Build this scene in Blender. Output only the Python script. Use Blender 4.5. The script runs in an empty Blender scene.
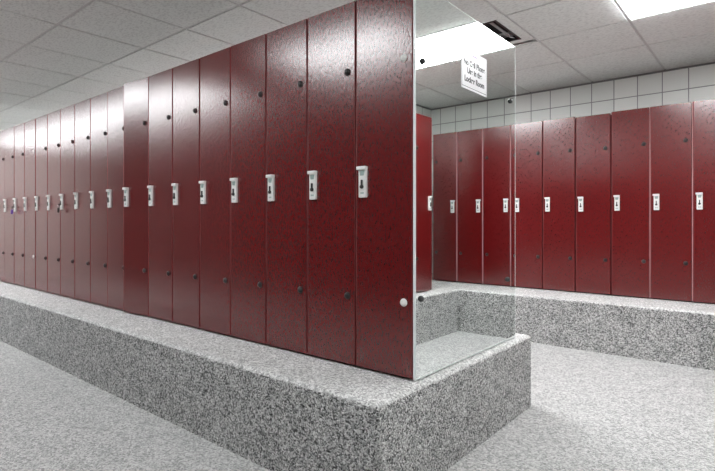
import bpy, bmesh, math, random
from mathutils import Vector, Matrix
random.seed(7)
S = bpy.context.scene
C = S.collection

# ------------------------------------------------------------------ camera, world, exposure
CAMZ = 1.086
F_PX = 502.0
cam_d = bpy.data.cameras.new('camera')
cam = bpy.data.objects.new('camera', cam_d)
C.objects.link(cam)
S.camera = cam
cam_d.sensor_width = 36.0
cam_d.lens = F_PX / 715.0 * 36.0
cam_d.shift_y = -(235.5 - 222.0) / 715.0
cam_d.clip_start = 0.05
cam.location = (0, 0, CAMZ)
cam.rotation_euler = (math.radians(90), 0, math.radians(90 - 50.24))

w = bpy.data.worlds.new('world'); S.world = w; w.use_nodes = True
w.node_tree.nodes['Background'].inputs[0].default_value = (0.8, 0.85, 0.9, 1)
w.node_tree.nodes['Background'].inputs[1].default_value = 0.05
S.view_settings.view_transform = 'Standard'
S.view_settings.look = 'None'
S.view_settings.gamma = 1.0
S.view_settings.use_curve_mapping = False
S.view_settings.exposure = 0.1
LAMP = 13.0          # strength of the ceiling light lenses

# ------------------------------------------------------------------ layout
FLOOR, CEIL = 0.0, 2.475
BENCH = CAMZ - 0.666
GRID = 0.622
XL, XR = -11.0, 0.957            # room side walls
YN, YF = -1.15, 5.33             # near and far walls
PITCH = 0.3135
X0, Y0 = -1.161, 1.755           # right front corner of the near locker row
YFAR = 4.95                      # front of the far row
XSIDE, YSIDE = 0.263, 4.21       # front of the side row, its far end
LH = 1.676                       # locker height (door top above bench)

# ------------------------------------------------------------------ helpers
def bx(bm, x0, x1, y0, y1, z0, z1, mi=0, bevel=0.0, seg=2):
    r = bmesh.ops.create_cube(bm, size=1.0)
    vs = r['verts']
    for v in vs:
        v.co = Vector(((x0+x1)/2 + v.co.x*(x1-x0), (y0+y1)/2 + v.co.y*(y1-y0), (z0+z1)/2 + v.co.z*(z1-z0)))
    fs = set(f for v in vs for f in v.link_faces)
    for f in fs: f.material_index = mi
    if bevel > 0:
        es = list(set(e for v in vs for e in v.link_edges))
        bmesh.ops.bevel(bm, geom=es, offset=bevel, segments=seg, profile=0.5, affect='EDGES')
    return vs

def lathe(bm, prof, origin, axis, n=20, mi=0):
    """prof: list of (radius, height along axis)."""
    axis = Vector(axis).normalized()
    up = Vector((0, 0, 1)) if abs(axis.z) < 0.9 else Vector((1, 0, 0))
    a = axis.cross(up).normalized(); b = axis.cross(a)
    o = Vector(origin); rings = []
    for r, h in prof:
        if r < 1e-6:
            rings.append([bm.verts.new(o + axis*h)])
        else:
            rings.append([bm.verts.new(o + axis*h + (a*math.cos(2*math.pi*k/n) + b*math.sin(2*math.pi*k/n))*r) for k in range(n)])
    for p, q in zip(rings, rings[1:]):
        for k in range(n):
            k2 = (k+1) % n
            vs = [p[k % len(p)], p[k2 % len(p)], q[k2 % len(q)], q[k % len(q)]]
            u = []
            for v in vs:
                if v not in u: u.append(v)
            if len(u) >= 3:
                try: f = bm.faces.new(u); f.material_index = mi; f.smooth = True
                except ValueError: pass
    bmesh.ops.recalc_face_normals(bm, faces=bm.faces[:])

def prism(bm, pts, y0, y1, mi=0):
    """polygon in x,z extruded along y"""
    a = [bm.verts.new((x, y0, z)) for x, z in pts]
    b = [bm.verts.new((x, y1, z)) for x, z in pts]
    fs = [bm.faces.new(a), bm.faces.new(b[::-1])]
    n = len(pts)
    for k in range(n):
        fs.append(bm.faces.new((a[k], b[k], b[(k+1) % n], a[(k+1) % n])))
    for f in fs: f.material_index = mi
    bmesh.ops.recalc_face_normals(bm, faces=fs)

def obj(name, bm, mats, parent=None, smooth=False):
    me = bpy.data.meshes.new(name); bm.to_mesh(me); bm.free()
    for m in (mats if isinstance(mats, (list, tuple)) else [mats]): me.materials.append(m)
    o = bpy.data.objects.new(name, me); C.objects.link(o)
    if parent: o.parent = parent
    if smooth:
        for p in me.polygons: p.use_smooth = True
    return o

def thing(name, label, cat, loc=(0, 0, 0), rotz=0.0, group=None):
    o = bpy.data.objects.new(name, None); C.objects.link(o)
    o.empty_display_size = 0.1
    o.location = loc; o.rotation_euler = (0, 0, rotz)
    o['label'] = label; o['category'] = cat
    if group: o['group'] = group
    return o

def tag(o, label, cat, group=None):
    o['label'] = label; o['category'] = cat
    if group: o['group'] = group
    return o

def struct(name, bm, mats):
    o = obj(name, bm, mats); o['kind'] = 'structure'; return o

def dup(root, loc, rotz, label, group=None):
    r = root.copy(); C.objects.link(r); r.location = loc; r.rotation_euler = (0, 0, rotz)
    r['label'] = label
    if group: r['group'] = group
    for ch in list(root.children):
        c = ch.copy(); C.objects.link(c); c.parent = r
        for g in list(ch.children):
            d = g.copy(); C.objects.link(d); d.parent = c
    return r

# ------------------------------------------------------------------ materials
def newmat(name):
    m = bpy.data.materials.new(name); m.use_nodes = True
    nt = m.node_tree; b = nt.nodes['Principled BSDF']
    return m, nt, b

def nd(nt, t, **kw):
    n = nt.nodes.new(t)
    for k, v in kw.items(): setattr(n, k, v)
    return n

def plain(name, col, rough=0.5, metal=0.0, emit=0.0, spec=0.5, bump=0.0):
    m, nt, b = newmat(name)
    b.inputs['Roughness'].default_value = rough
    b.inputs['Metallic'].default_value = metal
    b.inputs['Specular IOR Level'].default_value = spec
    tc = nd(nt, 'ShaderNodeTexCoord'); no = nd(nt, 'ShaderNodeTexNoise'); no.inputs['Scale'].default_value = 60
    nt.links.new(tc.outputs['Object'], no.inputs['Vector'])
    mx = nd(nt, 'ShaderNodeMix', data_type='RGBA')
    mx.inputs[6].default_value = tuple(c*0.94 for c in col) + (1,)
    mx.inputs[7].default_value = tuple(min(1, c*1.04) for c in col) + (1,)
    nt.links.new(no.outputs['Fac'], mx.inputs[0]); nt.links.new(mx.outputs[2], b.inputs['Base Color'])
    if emit:
        b.inputs['Emission Color'].default_value = tuple(col) + (1,)
        b.inputs['Emission Strength'].default_value = emit
    return m

def make_door_mat(name, c1, c2, rough=0.225, bump=0.5):
    m, nt, b = newmat(name)
    tc = nd(nt, 'ShaderNodeTexCoord')
    mp = nd(nt, 'ShaderNodeMapping'); mp.inputs['Scale'].default_value = (1, 1, 0.28); mp.inputs['Rotation'].default_value = (0, 0.25, 0)
    nt.links.new(tc.outputs['Object'], mp.inputs['Vector'])
    n1 = nd(nt, 'ShaderNodeTexNoise'); n1.inputs['Scale'].default_value = 150; n1.inputs['Detail'].default_value = 2; n1.inputs['Roughness'].default_value = 0.6
    nt.links.new(mp.outputs[0], n1.inputs['Vector'])
    bp = nd(nt, 'ShaderNodeBump'); bp.inputs['Strength'].default_value = bump; bp.inputs['Distance'].default_value = 0.0015
    nt.links.new(n1.outputs['Fac'], bp.inputs['Height']); nt.links.new(bp.outputs[0], b.inputs['Normal'])
    cr = nd(nt, 'ShaderNodeMix', data_type='RGBA')
    cr.inputs[6].default_value = c1 + (1,); cr.inputs[7].default_value = c2 + (1,)
    mr = nd(nt, 'ShaderNodeMapRange'); mr.inputs[1].default_value = 0.36; mr.inputs[2].default_value = 0.64
    nt.links.new(n1.outputs['Fac'], mr.inputs[0]); nt.links.new(mr.outputs[0], cr.inputs[0]); nt.links.new(cr.outputs[2], b.inputs['Base Color'])
    b.inputs['Roughness'].default_value = rough
    b.inputs['IOR'].default_value = 1.9
    return m

def make_carpet(name, dark, light, scale, contrast, bump=1.0, dist=0.006):
    """loop carpet: every loop a small cell of its own grey"""
    m, nt, b = newmat(name)
    tc = nd(nt, 'ShaderNodeTexCoord')
    dn = nd(nt, 'ShaderNodeTexNoise'); dn.inputs['Scale'].default_value = scale*0.5
    nt.links.new(tc.outputs['Object'], dn.inputs['Vector'])
    va = nd(nt, 'ShaderNodeVectorMath', operation='MULTIPLY_ADD'); va.inputs[1].default_value = (0.012,)*3
    nt.links.new(dn.outputs['Color'], va.inputs[0]); nt.links.new(tc.outputs['Object'], va.inputs[2])
    v = nd(nt, 'ShaderNodeTexVoronoi'); v.inputs['Scale'].default_value = scale
    nt.links.new(va.outputs[0], v.inputs['Vector'])
    sp = nd(nt, 'ShaderNodeSeparateColor'); nt.links.new(v.outputs['Color'], sp.inputs[0])
    n1 = nd(nt, 'ShaderNodeTexNoise'); n1.inputs['Scale'].default_value = scale*1.6; n1.inputs['Detail'].default_value = 2
    nt.links.new(tc.outputs['Object'], n1.inputs['Vector'])
    n2 = nd(nt, 'ShaderNodeTexNoise'); n2.inputs['Scale'].default_value = 9; n2.inputs['Detail'].default_value = 3
    nt.links.new(tc.outputs['Object'], n2.inputs['Vector'])
    m1 = nd(nt, 'ShaderNodeMath', operation='MULTIPLY_ADD'); m1.inputs[1].default_value = 0.7; m1.inputs[2].default_value = -0.2
    nt.links.new(sp.outputs[0], m1.inputs[0])
    m2 = nd(nt, 'ShaderNodeMath', operation='MULTIPLY_ADD'); m2.inputs[1].default_value = 0.8
    nt.links.new(n1.outputs['Fac'], m2.inputs[0]); nt.links.new(m1.outputs[0], m2.inputs[2])
    m3 = nd(nt, 'ShaderNodeMath', operation='MULTIPLY_ADD'); m3.inputs[1].default_value = 0.25; m3.inputs[2].default_value = -0.20
    nt.links.new(n2.outputs['Fac'], m3.inputs[0])
    m4 = nd(nt, 'ShaderNodeMath', operation='ADD'); nt.links.new(m2.outputs[0], m4.inputs[0]); nt.links.new(m3.outputs[0], m4.inputs[1])
    cr = nd(nt, 'ShaderNodeValToRGB')
    cr.color_ramp.elements[0].position = 0.5-contrast; cr.color_ramp.elements[0].color = dark + (1,)
    cr.color_ramp.elements[1].position = 0.5+contrast; cr.color_ramp.elements[1].color = light + (1,)
    nt.links.new(m4.outputs[0], cr.inputs[0]); nt.links.new(cr.outputs[0], b.inputs['Base Color'])
    bp = nd(nt, 'ShaderNodeBump', invert=True); bp.inputs['Strength'].default_value = bump; bp.inputs['Distance'].default_value = dist
    nt.links.new(v.outputs['Distance'], bp.inputs['Height']); nt.links.new(bp.outputs[0], b.inputs['Normal'])
    b.inputs['Roughness'].default_value = 0.95; b.inputs['Specular IOR Level'].default_value = 0.15
    return m

def make_tile(name, axis, off, zoff, pitch=0.2027):
    m, nt, b = newmat(name)
    g = nd(nt, 'ShaderNodeNewGeometry'); sp = nd(nt, 'ShaderNodeSeparateXYZ'); nt.links.new(g.outputs['Position'], sp.inputs[0])
    cb = nd(nt, 'ShaderNodeCombineXYZ')
    for k, (src, o) in enumerate(((sp.outputs[axis], off), (sp.outputs[2], zoff))):
        a = nd(nt, 'ShaderNodeMath', operation='SUBTRACT'); a.inputs[1].default_value = o
        nt.links.new(src, a.inputs[0]); nt.links.new(a.outputs[0], cb.inputs[k])
    br = nd(nt, 'ShaderNodeTexBrick'); br.offset = 0; br.squash = 1
    br.inputs['Scale'].default_value = 1; br.inputs['Brick Width'].default_value = pitch; br.inputs['Row Height'].default_value = pitch
    br.inputs['Mortar Size'].default_value = 0.0045; br.inputs['Mortar Smooth'].default_value = 0.2
    br.inputs['Color1'].default_value = (0.82, 0.83, 0.80, 1); br.inputs['Color2'].default_value = (0.77, 0.79, 0.76, 1)
    br.inputs['Mortar'].default_value = (0.28, 0.28, 0.28, 1); br.inputs['Bias'].default_value = 0
    nt.links.new(cb.outputs[0], br.inputs['Vector']); nt.links.new(br.outputs['Color'], b.inputs['Base Color'])
    bp = nd(nt, 'ShaderNodeBump', invert=True); bp.inputs['Strength'].default_value = 0.6; bp.inputs['Distance'].default_value = 0.003
    nt.links.new(br.outputs['Fac'], bp.inputs['Height']); nt.links.new(bp.outputs[0], b.inputs['Normal'])
    b.inputs['Roughness'].default_value = 0.35
    return m

M = {}
M['door'] = make_door_mat('dark_red_door_laminate', (0.098, 0.0025, 0.0032), (0.138, 0.0042, 0.005))
M['door_edge'] = plain('red_door_edge_band', (0.14, 0.010, 0.011), 0.6)
M['carcass'] = plain('dark_red_carcass_board', (0.06, 0.008, 0.009), 0.6)
M['bench'] = make_carpet('speckled_loop_carpet', (0.045, 0.045, 0.045), (0.88, 0.875, 0.865), 175, 0.34, 1.0, 0.006)
M['floor'] = make_carpet('pale_grey_floor_carpet', (0.24, 0.24, 0.235), (0.66, 0.655, 0.645), 130, 0.4, 0.4)
M['tread'] = make_carpet('speckled_carpet_paler_mix', (0.28, 0.28, 0.275), (0.88, 0.87, 0.86), 150, 0.38, 0.5)
M['tile_far'] = make_tile('pale_wall_tile_far', 0, -0.796, 2.275)
M['tile_side'] = make_tile('pale_wall_tile_side', 1, YF, 2.275)
M['wall'] = plain('off_white_wall_paint', (0.8, 0.79, 0.76), 0.7)
M['wall_dark'] = plain('dark_painted_wall', (0.05, 0.03, 0.03), 0.7)
M['grid'] = plain('ceiling_grid_white_metal', (0.65, 0.65, 0.64), 0.5)
M['white'] = plain('white_plastic', (0.82, 0.82, 0.80), 0.35)
M['black'] = plain('black_rubber', (0.012, 0.011, 0.011), 0.3)
M['window'] = plain('grey_green_lock_window', (0.30, 0.38, 0.36), 0.3)
M['dark'] = plain('dark_steel', (0.05, 0.05, 0.05), 0.35, 0.6)
M['chrome'] = plain('chrome', (0.75, 0.75, 0.75), 0.12, 1.0)
M['purple'] = plain('purple_plastic', (0.08, 0.02, 0.30), 0.4)
M['lamp_frame'] = plain('white_enamel_lamp_frame', (0.8, 0.8, 0.8), 0.4)
M['vent_metal'] = plain('grey_painted_vent_metal', (0.35, 0.35, 0.35), 0.45)
M['vent_dark'] = plain('dark_duct_interior', (0.02, 0.02, 0.02), 0.8)
M['paper'] = plain('white_laminated_paper', (0.82, 0.82, 0.84), 0.3)
M['ink'] = plain('black_ink', (0.015, 0.015, 0.02), 0.5)
M['ink_purple'] = plain('purple_ink', (0.2, 0.12, 0.35), 0.5)
M['edge'] = plain('white_edge_band', (0.94, 0.95, 0.96), 0.3)
M['bevel'] = plain('polished_glass_edge', (0.80, 0.86, 0.84), 0.15)
M['lens'] = plain('lit_lamp_lens', (0.96, 0.985, 1.0), 0.4, emit=LAMP)

M['lens_bright'] = plain('brightly_lit_lamp_lens', (0.97, 0.985, 1.0), 0.4, emit=LAMP*1.85)

# mirror
m, nt, b = newmat('mirror_silvering'); M['mirror'] = m
tc = nd(nt, 'ShaderNodeTexCoord'); no = nd(nt, 'ShaderNodeTexNoise'); no.inputs['Scale'].default_value = 3
nt.links.new(tc.outputs['Object'], no.inputs['Vector'])
mx = nd(nt, 'ShaderNodeMix', data_type='RGBA'); mx.inputs[6].default_value = (0.86, 0.90, 0.885, 1); mx.inputs[7].default_value = (0.89, 0.93, 0.915, 1)
nt.links.new(no.outputs['Fac'], mx.inputs[0]); nt.links.new(mx.outputs[2], b.inputs['Base Color'])
b.inputs['Metallic'].default_value = 1.0; b.inputs['Roughness'].default_value = 0.0

# ceiling tile
m, nt, b = newmat('mineral_fibre_ceiling_tile'); M['ceil'] = m
tc = nd(nt, 'ShaderNodeTexCoord')
n1 = nd(nt, 'ShaderNodeTexNoise'); n1.inputs['Scale'].default_value = 70; n1.inputs['Detail'].default_value = 4
mp = nd(nt, 'ShaderNodeMapping'); mp.inputs['Scale'].default_value = (0.6, 1.2, 1); nt.links.new(tc.outputs['Object'], mp.inputs[0])
nt.links.new(mp.outputs[0], n1.inputs['Vector'])
cr = nd(nt, 'ShaderNodeValToRGB')
cr.color_ramp.elements[0].position = 0.36; cr.color_ramp.elements[0].color = (0.69, 0.705, 0.69, 1)
cr.color_ramp.elements[1].position = 0.52; cr.color_ramp.elements[1].color = (0.83, 0.85, 0.83, 1)
nt.links.new(n1.outputs['Fac'], cr.inputs[0]); nt.links.new(cr.outputs[0], b.inputs['Base Color'])
bp = nd(nt, 'ShaderNodeBump'); bp.inputs['Strength'].default_value = 0.4; bp.inputs['Distance'].default_value = 0.003
nt.links.new(n1.outputs['Fac'], bp.inputs['Height']); nt.links.new(bp.outputs[0], b.inputs['Normal'])
b.inputs['Roughness'].default_value = 0.9; b.inputs['Specular IOR Level'].default_value = 0.2

# ------------------------------------------------------------------ room shell
bm = bmesh.new(); bx(bm, XL, XR, YN, YF, -0.1, 0); struct('floor', bm, M['floor'])
bm = bmesh.new(); bx(bm, XL-0.1, XR+0.1, YF, YF+0.1, -0.1, CEIL+0.15); struct('wall_far', bm, M['tile_far'])
bm = bmesh.new(); bx(bm, XR, XR+0.1, YN, YF, -0.1, CEIL+0.15); struct('wall_right', bm, M['tile_side'])
bm = bmesh.new(); bx(bm, XL-0.1, XL, YN, YF, -0.1, CEIL+0.15); struct('wall_left', bm, M['wall'])
bm = bmesh.new(); bx(bm, XL-0.1, XR+0.1, YN-0.1, YN, -0.1, CEIL+0.15); struct('wall_near', bm, M['wall_dark'])

# suspended ceiling: drop-edge tiles in a metal grid
gx0, gy0 = -0.775, 1.365                      # one grid crossing
xs = [gx0 + GRID*k for k in range(-30, 10)]; ys = [gy0 + GRID*k for k in range(-10, 12)]
xs = [XL] + [x for x in xs if XL+0.08 < x < XR-0.08] + [XR]
ys = [YN] + [y for y in ys if YN+0.08 < y < YF-0.25] + [YF]
lamps = [(gx0 - 4*GRID*n, yy) for n in range(4) for yy in (gy0-2*GRID, gy0+3*GRID)]
lamps += [(gx0 - 10*GRID, gy0-2*GRID), (gx0 - 14*GRID, gy0-2*GRID), (gx0 - 16*GRID, gy0-2*GRID)]   # x of left edge, y of front edge
def is_lamp(xc, yc):
    return any(lx < xc < lx+2*GRID and ly < yc < ly+GRID for lx, ly in lamps)
vent_x, vent_y = gx0-2*GRID, gy0+3*GRID
bm = bmesh.new()
for a, b_ in zip(xs, xs[1:]):
    for c, d in zip(ys, ys[1:]):
        xc, yc = (a+b_)/2, (c+d)/2
        if is_lamp(xc, yc) or (vent_x < xc < vent_x+GRID and vent_y < yc < vent_y+GRID): continue
        g = 0.009
        ax = a if a == XL else a+g; bb = b_ if b_ == XR else b_-g
        cc = c if c == YN else c+g; dd = d if d == YF else d-g
        dz = random.uniform(-0.0015, 0.0015)
        bx(bm, ax, bb, cc, dd, CEIL+dz, CEIL+0.03, 0, 0.0025, 1)
bx(bm, XL-0.1, XR+0.1, YN-0.1, YF+0.1, CEIL+0.14, CEIL+0.2, 0)
struct('ceiling', bm, M['ceil'])
bm = bmesh.new()
for x in xs[1:-1]: bx(bm, x-0.0115, x+0.0115, YN, YF, CEIL+0.006, CEIL+0.009)
for y in ys[1:-1]: bx(bm, XL, XR, y-0.0115, y+0.0115, CEIL+0.0062, CEIL+0.0092)
struct('trim_1', bm, M['grid'])
bm = bmesh.new()                                # wall angle around the ceiling
for (x0, x1, y0, y1) in ((XL, XR, YF-0.014, YF), (XR-0.014, XR, YN, YF-0.014), (XL, XR-0.014, YN, YN+0.014), (XL, XL+0.014, YN+0.014, YF-0.014)):
    bx(bm, x0, x1, y0, y1, CEIL-0.016, CEIL-0.003)
struct('trim_2', bm, plain('grey_wall_angle', (0.25, 0.25, 0.25), 0.5))

# ------------------------------------------------------------------ ceiling lights
def ceiling_light(x, y, label, far):
    t = thing('ceiling_light', label, 'ceiling light', (x, y, CEIL), 0, 'recessed ceiling lights')
    W, D = 2*GRID, GRID
    if far: t.location.y -= 0.05; D += 0.02
    bm = bmesh.new(); e = 0.012; fw = 0.016
    bx(bm, e, W-e, e, e+fw, -0.006, 0.03); bx(bm, e, W-e, D-e-fw, D-e, -0.006, 0.03)
    bx(bm, e, e+fw, e+fw, D-e-fw, -0.006, 0.03); bx(bm, W-e-fw, W-e, e+fw, D-e-fw, -0.006, 0.03)
    obj('frame', bm, M['lamp_frame'], t)
    bm = bmesh.new(); bx(bm, e, W-e, e, D-e, 0.1, 0.11)
    for q in ((e, e+0.006, e, D-e), (W-e-0.006, W-e, e, D-e), (e, W-e, e, e+0.006), (e, W-e, D-e-0.006, D-e)):
        bx(bm, *q, 0.03, 0.1)
    obj('housing', bm, M['lamp_frame'], t)
    bm = bmesh.new(); bx(bm, e+fw, W-e-fw, e+fw, D-e-fw, -0.018 if far else 0.006, 0.012)
    obj('diffuser', bm, M['lens_bright'] if far else M['lens'], t)
    return t
for n, (lx, ly) in enumerate(lamps):
    if n == 1: lab = 'large lit rectangular ceiling light at the top right corner, seen again in the mirror'
    elif ly < 1: lab = 'lit rectangular ceiling light over the near aisle, glaring on the left locker doors'
    else: lab = 'lit rectangular ceiling light over the aisle behind the long left locker row'
    ceiling_light(lx, ly, lab, ly > 1)

# ceiling vent
t = thing('ceiling_vent', 'dark louvred air vent in the ceiling beside the mirror top edge', 'vent', (vent_x+GRID/2+0.006, vent_y+GRID/2-0.055, CEIL))
h = GRID/2 - 0.009
bm = bmesh.new()
r = 0.225
for q in ((-h, h, -h, -r), (-h, h, r, h), (-h, -r, -r, r), (r, h, -r, r)): bx(bm, *q, 0.0, 0.02)
obj('panel', bm, M['ceil'], t)
bm = bmesh.new()
for q in ((-r, r, -r, -r+0.012), (-r, r, r-0.012, r), (-r, -r+0.012, -r+0.012, r-0.012), (r-0.012, r, -r+0.012, r-0.012)): bx(bm, *q, -0.006, 0.03)
obj('frame', bm, M['dark'], t)
bm = bmesh.new(); bx(bm, -r, r, -r, r, 0.075, 0.085); obj('duct', bm, M['vent_dark'], t)
for k in range(6):
    bm = bmesh.new(); xx = r - 0.06 - k*0.073
    v = bx(bm, xx-0.018, xx+0.018, -r+0.02, r-0.02, 0.010, 0.014)
    bmesh.ops.rotate(bm, verts=v, cent=(xx, 0, 0.012), matrix=Matrix.Rotation(math.radians(18), 3, 'Y'))
    obj('slat', bm, M['vent_metal'], t)

# ------------------------------------------------------------------ carpeted plinths the lockers stand on
def rounded_slab(pts, z1, rad=0.022):
    bm = bmesh.new()
    a = [bm.verts.new((x, y, 0.0)) for x, y in pts]; b_ = [bm.verts.new((x, y, z1)) for x, y in pts]
    n = len(pts); top = bm.faces.new(b_); bm.faces.new(a[::-1])
    for k in range(n): bm.faces.new((a[k], a[(k+1) % n], b_[(k+1) % n], b_[k]))
    bmesh.ops.recalc_face_normals(bm, faces=bm.faces[:])
    es = list(top.edges)
    es += [e for e in bm.edges if abs(e.verts[0].co.z-e.verts[1].co.z) > 0.1]
    bmesh.ops.bevel(bm, geom=es, offset=rad, segments=4, profile=0.5, affect='EDGES')
    for f in bm.faces: f.smooth = abs(f.normal.z) < 0.99 and not (abs(f.normal.x) > 0.99 or abs(f.normal.y) > 0.99)
    for f in bm.faces: f.material_index = 1 if f.normal.z > 0.5 else 0      # paler carpet mix on upward faces, darker mix on the sides
    return bm
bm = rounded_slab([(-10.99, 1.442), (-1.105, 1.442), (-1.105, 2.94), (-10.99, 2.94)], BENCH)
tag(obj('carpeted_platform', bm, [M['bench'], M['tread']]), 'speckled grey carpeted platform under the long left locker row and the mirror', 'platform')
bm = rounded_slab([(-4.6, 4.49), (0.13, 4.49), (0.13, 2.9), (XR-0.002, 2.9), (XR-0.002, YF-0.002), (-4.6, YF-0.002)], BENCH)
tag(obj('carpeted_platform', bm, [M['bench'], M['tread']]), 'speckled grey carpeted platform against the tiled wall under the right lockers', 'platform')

# ------------------------------------------------------------------ lockers
DEP = 0.34
def make_locker():
    t = thing('locker', 'x', 'locker')
    W = PITCH; g = 0.0022
    z0, z1 = 0.012, LH
    bm = bmesh.new()                                    # carcass: open box behind the door, recessed toe
    k = 0.016
    yb = 0.022
    bx(bm, 0.0004, k, yb, DEP, 0.016, z1-0.012); bx(bm, W-k, W-0.0004, yb, DEP, 0.016, z1-0.012)
    bx(bm, k, W-k, yb, DEP, 0.02, 0.036); bx(bm, k, W-k, yb, DEP, z1-0.028, z1-0.012)
    bx(bm, k, W-k, DEP-0.008, DEP, 0.036, z1-0.028)
    bx(bm, k, W-k, yb, DEP-0.008, z1-0.32, z1-0.304)
    obj('body', bm, M['carcass'], t)
    bm = bmesh.new(); bx(bm, 0.0006, W-0.0006, 0.05, DEP, 0.0, 0.016); obj('shadow_gap_plinth', bm, M['black'], t)  # coloured black to paint the shadow in the gap under the door
    d = None
    bm = bmesh.new()
    prof = [(g, 0.018), (g, 0.0035), (g+0.002, 0.0018), (g+0.009, 0), (W-g-0.002, 0), (W-g, 0.002), (W-g, 0.018)]
    lo = [bm.verts.new((x, y, z0)) for x, y in prof]; hi = [bm.verts.new((x, y, z1)) for x, y in prof]
    bm.faces.new(lo); bm.faces.new(hi[::-1])
    for i in range(len(prof)):
        f = bm.faces.new((lo[i], hi[i], hi[(i+1) % len(prof)], lo[(i+1) % len(prof)]))
        if i in (0, 1, 2, 4, 5): f.material_index = 1
    bmesh.ops.recalc_face_normals(bm, faces=bm.faces[:])
    d = obj('door', bm, [M['door'], M['door_edge']], t)
    # lock housing
    bm = bmesh.new()
    lx0, lx1 = 0.030, 0.073
    zb, zt = 0.776, 0.916
    bx(bm, lx0, lx1, -0.013, 0.001, zb, zt-0.008, 0, 0.003, 2)
    bx(bm, lx0-0.007, lx1+0.001, -0.021, 0.001, zt-0.016, zt, 0, 0.003, 2)
    obj('lock', bm, M['white'], d)
    bm = bmesh.new(); cx = (lx0+lx1)/2
    prism(bm, [(cx-0.015, zt-0.020), (cx+0.015, zt-0.020), (cx+0.010, zt-0.042), (cx-0.010, zt-0.042)], -0.0145, -0.012)
    obj('lock_window', bm, M['window'], d)
    bm = bmesh.new()
    lathe(bm, [(0, 0.010), (0.0075, 0.010), (0.009, 0.007), (0.009, 0)], (cx, -0.012, zb+0.048), (0, -1, 0), 16)
    bx(bm, cx-0.0035, cx+0.0035, -0.0205, -0.012, zb+0.048, zb+0.079, 0, 0.001, 1)
    obj('lock_cylinder', bm, M['dark'], d)
    bm = bmesh.new()
    bx(bm, cx-0.008, cx-0.002, -0.0138, -0.0125, zb+0.016, zb+0.024); bx(bm, cx+0.002, cx+0.009, -0.0138, -0.0125, zb+0.016, zb+0.024)
    obj('lock_number', bm, M['window'], d)
    for z in (LH-0.318, 0.326):
        bm = bmesh.new()
        lathe(bm, [(0, 0.012), (0.008, 0.011), (0.0145, 0.007), (0.0175, 0.001), (0.0175, 0)], (W-0.045, 0.0002, z), (0, -1, 0), 20)
        obj('bumper', bm, M['black'], d)
    return t
proto = make_locker()
used = [False]
ORD = ['', 'first', 'second', 'third', 'fourth', 'fifth', 'sixth', 'seventh', 'eighth', 'ninth', 'tenth', 'eleventh', 'twelfth',
       'thirteenth', 'fourteenth', 'fifteenth', 'sixteenth', 'seventeenth', 'eighteenth', 'nineteenth']
def place(x, y, rz, label, group):
    if not used[0]:
        used[0] = True
        proto.location = (x, y, BENCH); proto.rotation_euler = (0, 0, rz); proto['label'] = label; proto['group'] = group
        return proto
    return dup(proto, (x, y, BENCH), rz, label, group)
def part(t, name): return [c for c in t.children if c.name.split('.')[0] == name][0]
def white_caps(t):
    for c in part(t, 'door').children:
        if c.name.startswith('bumper'):
            me = c.data.copy(); me.materials[0] = M['white']; c.data = me; c['label'] = 'white screw cap'

near = []
rd = random.Random(3)
for k in range(19):
    x = X0 - PITCH*(k+1)
    n = k+1
    lab = 'dark red locker in the long left row, %s from the mirror' % ORD[n]
    if k == 0: lab = 'dark red locker next to the mirror, with white screw caps, first of the left row'
    if k == 7: lab = 'dark red locker of the left row whose door stands slightly open, eighth from the mirror'
    if k == 11: lab = 'dark red locker with a dark key in its lock, twelfth from the mirror'
    if k == 14: lab = 'dark red locker with white screw caps far along the left row, fifteenth from the mirror'
    if k == 15: lab = 'dark red locker with a purple key fob in its lock, sixteenth from the mirror'
    t = place(x, Y0, 0, lab, 'lockers of the long left row')
    near.append(t)
    dr = part(t, 'door')
    dr.location.y = rd.uniform(-0.002, 0.002) if k != 0 else 0
# doors that do not hang quite flush
def swing(t, deg, pivot=PITCH-0.002):
    d = part(t, 'door'); a = math.radians(deg)
    d.rotation_euler = (0, 0, a)
    p = Vector((pivot, 0.018, 0)); q = Matrix.Rotation(a, 3, 'Z') @ p
    d.location = (p.x-q.x, p.y-q.y, 0)
swing(near[7], 5.4)
for k, a in ((1, 0.15), (2, -0.1), (3, 0.25), (4, -0.05), (5, 0.1), (6, 0.35), (8, 0.8), (9, 0.4), (11, 0.3), (13, -0.3), (16, 0.5)): swing(near[k], a)

FP = 0.3075
bm = bmesh.new(); bx(bm, -0.002, 0.002, -0.003, 0.022, 0.012, LH)
strip_proto = obj('lit_edge_strip', bm, plain('pink_painted_edge_light', (0.62, 0.36, 0.36), 0.4))
far_x = [0.706 - FP*(n+1) for n in range(13)]
for n, x in enumerate(far_x):
    if n < 3: lab = 'dark red locker on the tiled wall seen in the mirror, %s from the corner' % ORD[n+1]
    elif n < 9:
        lab = 'dark red locker against the tiled wall, %s from the right edge of the photo' % ORD[n-2] if n > 3 else 'dark red locker against the tiled wall, partly cut by the right edge'
    else: lab = 'dark red locker against the tiled wall behind the mirror, %s from corner' % ORD[n+1]
    t = place(x, YFAR, 0, lab, 'lockers against the far tiled wall')
    part(t, 'door').location.y = rd.uniform(-0.0025, 0.0025)
    t.scale = ((FP-0.0045)/PITCH, 1, 0.99 if n != 6 else 0.985)
    if n in (0, 1, 2, 3, 4):                            # added pink strip, painted as light caught on the door edges
        q = strip_proto.copy(); C.objects.link(q); q.parent = t
strip_proto_used = True
bpy.data.objects.remove(strip_proto)
for n in range(3):
    lab = 'bright red locker at the left of the mirror image, nearest the corner' if n == 0 else \
          'dark red locker on the right side wall, %s from the corner gap' % ORD[n+1]
    place(XSIDE, YSIDE - PITCH*n, -math.pi/2, lab, 'lockers on the right side wall')

for k in (0, 14): white_caps(near[k])

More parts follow.
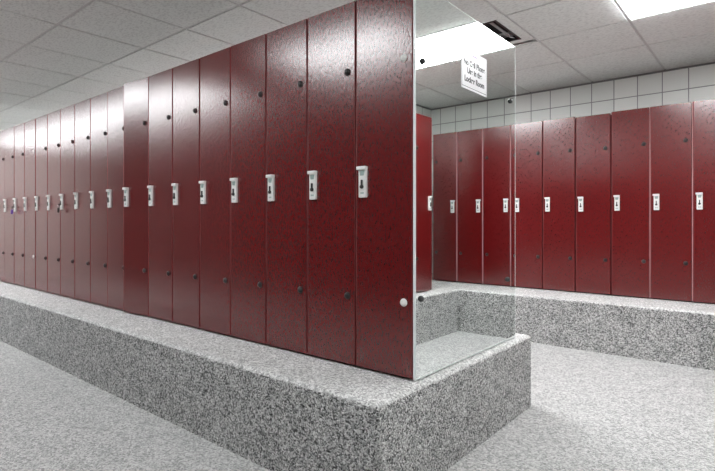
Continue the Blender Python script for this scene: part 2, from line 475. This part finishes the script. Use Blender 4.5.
# ------------------------------------------------------------------ keys
def key_ring(x, label, mat, blob, dz=0.0):
    t = thing('locker_key', label, 'key', (x, Y0-0.021, BENCH+0.824))
    bm = bmesh.new()
    lathe(bm, [(0, 0.004), (0.0105, 0.004), (0.0105, 0.0), (0, 0)], (0, -0.008, -0.004), (1, 0, 0), 16)
    bx(bm, -0.0015, 0.0015, -0.004, 0.009, -0.0025, 0.0025)
    obj('key_blade', bm, M['dark'], t)
    bm = bmesh.new()
    n, R, r_ = 20, 0.013, 0.0016
    rings = []
    for i in range(n):
        a = 2*math.pi*i/n
        c = Vector((0, math.sin(a)*R*0.4-0.012, math.cos(a)*R-0.02)); rad = Vector((0, math.sin(a), math.cos(a)))
        rings.append([bm.verts.new(c + rad*r_*math.cos(b2*math.pi/3) + Vector((1, 0, 0))*r_*math.sin(b2*math.pi/3)) for b2 in range(6)])
    for i in range(n):
        for j in range(6):
            bm.faces.new((rings[i][j], rings[i][(j+1) % 6], rings[(i+1) % n][(j+1) % 6], rings[(i+1) % n][j]))
    bmesh.ops.recalc_face_normals(bm, faces=bm.faces[:])
    obj('ring', bm, M['chrome'], t, True)
    bm = bmesh.new(); bx(bm, -blob, blob, -0.020, -0.006, -0.075, -0.030, 0, 0.006, 3)
    obj('fob', bm, mat, t, True)
    return t
cxl = 0.0515
key_ring(near[11].location.x+cxl, 'small dark key with fob hanging from a lock far along the left row', M['black'], 0.014)
key_ring(near[15].location.x+cxl, 'small key with purple fob hanging from a lock near the left edge', M['purple'], 0.020)

# ------------------------------------------------------------------ mirror on the end of the locker row
MX = -1.149; MY0, MY1 = 1.757, 2.800; MZ0, MZ1 = BENCH+0.006, CAMZ+1.008
t = thing('wall_mirror', 'tall frameless mirror covering the end of the left locker row', 'mirror', (MX, (MY0+MY1)/2, MZ0))
cy = (MY0+MY1)/2; hw = (MY1-MY0)/2; H = MZ1-MZ0
bm = bmesh.new(); bx(bm, -0.0118, -0.0065, -hw, hw, 0, H, 0, 0.001, 1); obj('backing_panel', bm, M['edge'], t)
bm = bmesh.new()
vs = [bm.verts.new((0, y, z)) for y, z in ((-hw+0.004, 0.004), (hw-0.004, 0.004), (hw-0.004, H-0.004), (-hw+0.004, H-0.004))]
vb = [bm.verts.new((-0.006, v.co.y, v.co.z)) for v in vs]
bm.faces.new(vs); bm.faces.new(vb[::-1])
for k in range(4): bm.faces.new((vs[k], vb[k], vb[(k+1) % 4], vs[(k+1) % 4]))
bmesh.ops.recalc_face_normals(bm, faces=bm.faces[:])
obj('mirror_glass', bm, M['mirror'], t)
bm = bmesh.new()
for q in ((-hw, hw, 0, 0.004), (-hw, hw, H-0.004, H), (-hw, -hw+0.004, 0.004, H-0.004), (hw-0.004, hw, 0.004, H-0.004)):
    bx(bm, -0.0062, 0.0003, q[0], q[1], q[2], q[3])
obj('polished_edge', bm, M['bevel'], t)
for y, z in ((1.811, 0.681), (1.800, -0.324), (2.728, 0.682), (2.690, -0.320)):
    bm = bmesh.new()
    lathe(bm, [(0, 0.012), (0.007, 0.0115), (0.012, 0.007), (0.0135, 0.001), (0.0135, 0)], (0.0005, y-cy, CAMZ+z-MZ0), (1, 0, 0), 20)
    obj('mirror_screw', bm, M['dark'], t, True)
# end board that carries the mirror across the back of the row
bm = bmesh.new(); bx(bm, X0-0.024, X0-0.002, Y0+DEP+0.01, MY1-0.002, BENCH+0.001, MZ1-0.004)
tag(obj('end_panel', bm, M['carcass']), 'dark red end board behind the mirror on the left row', 'panel')

# ------------------------------------------------------------------ sign on the mirror
sy0, sy1, sz0, sz1 = 2.152, 2.424, 1.730, 1.925
t = thing('notice_sign', 'white printed notice about cell phones stuck on the mirror', 'sign', (MX+0.0008, sy0, sz0))
SW, SH = sy1-sy0, sz1-sz0
bm = bmesh.new(); bx(bm, 0, 0.0012, 0, SW, 0, SH); obj('sheet', bm, M['paper'], t)
bm = bmesh.new(); e = 0.005; lw = 0.0016
bx(bm, 0.0012, 0.0015, e, SW-e, SH-e-lw, SH-e); bx(bm, 0.0012, 0.0015, e, e+lw, e, SH-e); bx(bm, 0.0012, 0.0015, SW-e-lw, SW-e, e, SH-e)
bx(bm, 0.0012, 0.0015, e, SW-e, 0.010, 0.0128)
obj('border', bm, M['ink'], t)
bm = bmesh.new()
for k in range(5): bx(bm, 0.0012, 0.0016, SW/2-0.03+k*0.012, SW/2-0.03+k*0.012+0.009, SH-0.024, SH-0.018+0.002*(k % 2))
obj('heading_mark', bm, M['ink_purple'], t)
def text(body, size, yc, zc, parent):
    cu = bpy.data.curves.new('t', 'FONT'); cu.body = body; cu.size = size; cu.align_x = 'CENTER'; cu.extrude = 0.0003; cu.offset = 0.0016; cu.space_character = 1.0
    o = bpy.data.objects.new('t', cu); C.objects.link(o)
    bpy.context.view_layer.update()
    me = bpy.data.meshes.new_from_object(o.evaluated_get(bpy.context.evaluated_depsgraph_get()))
    bpy.data.objects.remove(o)
    me.transform(Matrix(((0, 0, 1, 0.0014), (1, 0, 0, yc), (0, 1, 0, zc), (0, 0, 0, 1))))
    me.materials.clear(); me.materials.append(M['ink'])
    q = bpy.data.objects.new('lettering', me); C.objects.link(q); q.parent = parent
    return q
text('No Cell Phone', 0.038, SW/2, 0.118, t)
text('Use in the', 0.038, SW/2, 0.080, t)
text('Locker Room', 0.038, SW/2, 0.038, t)
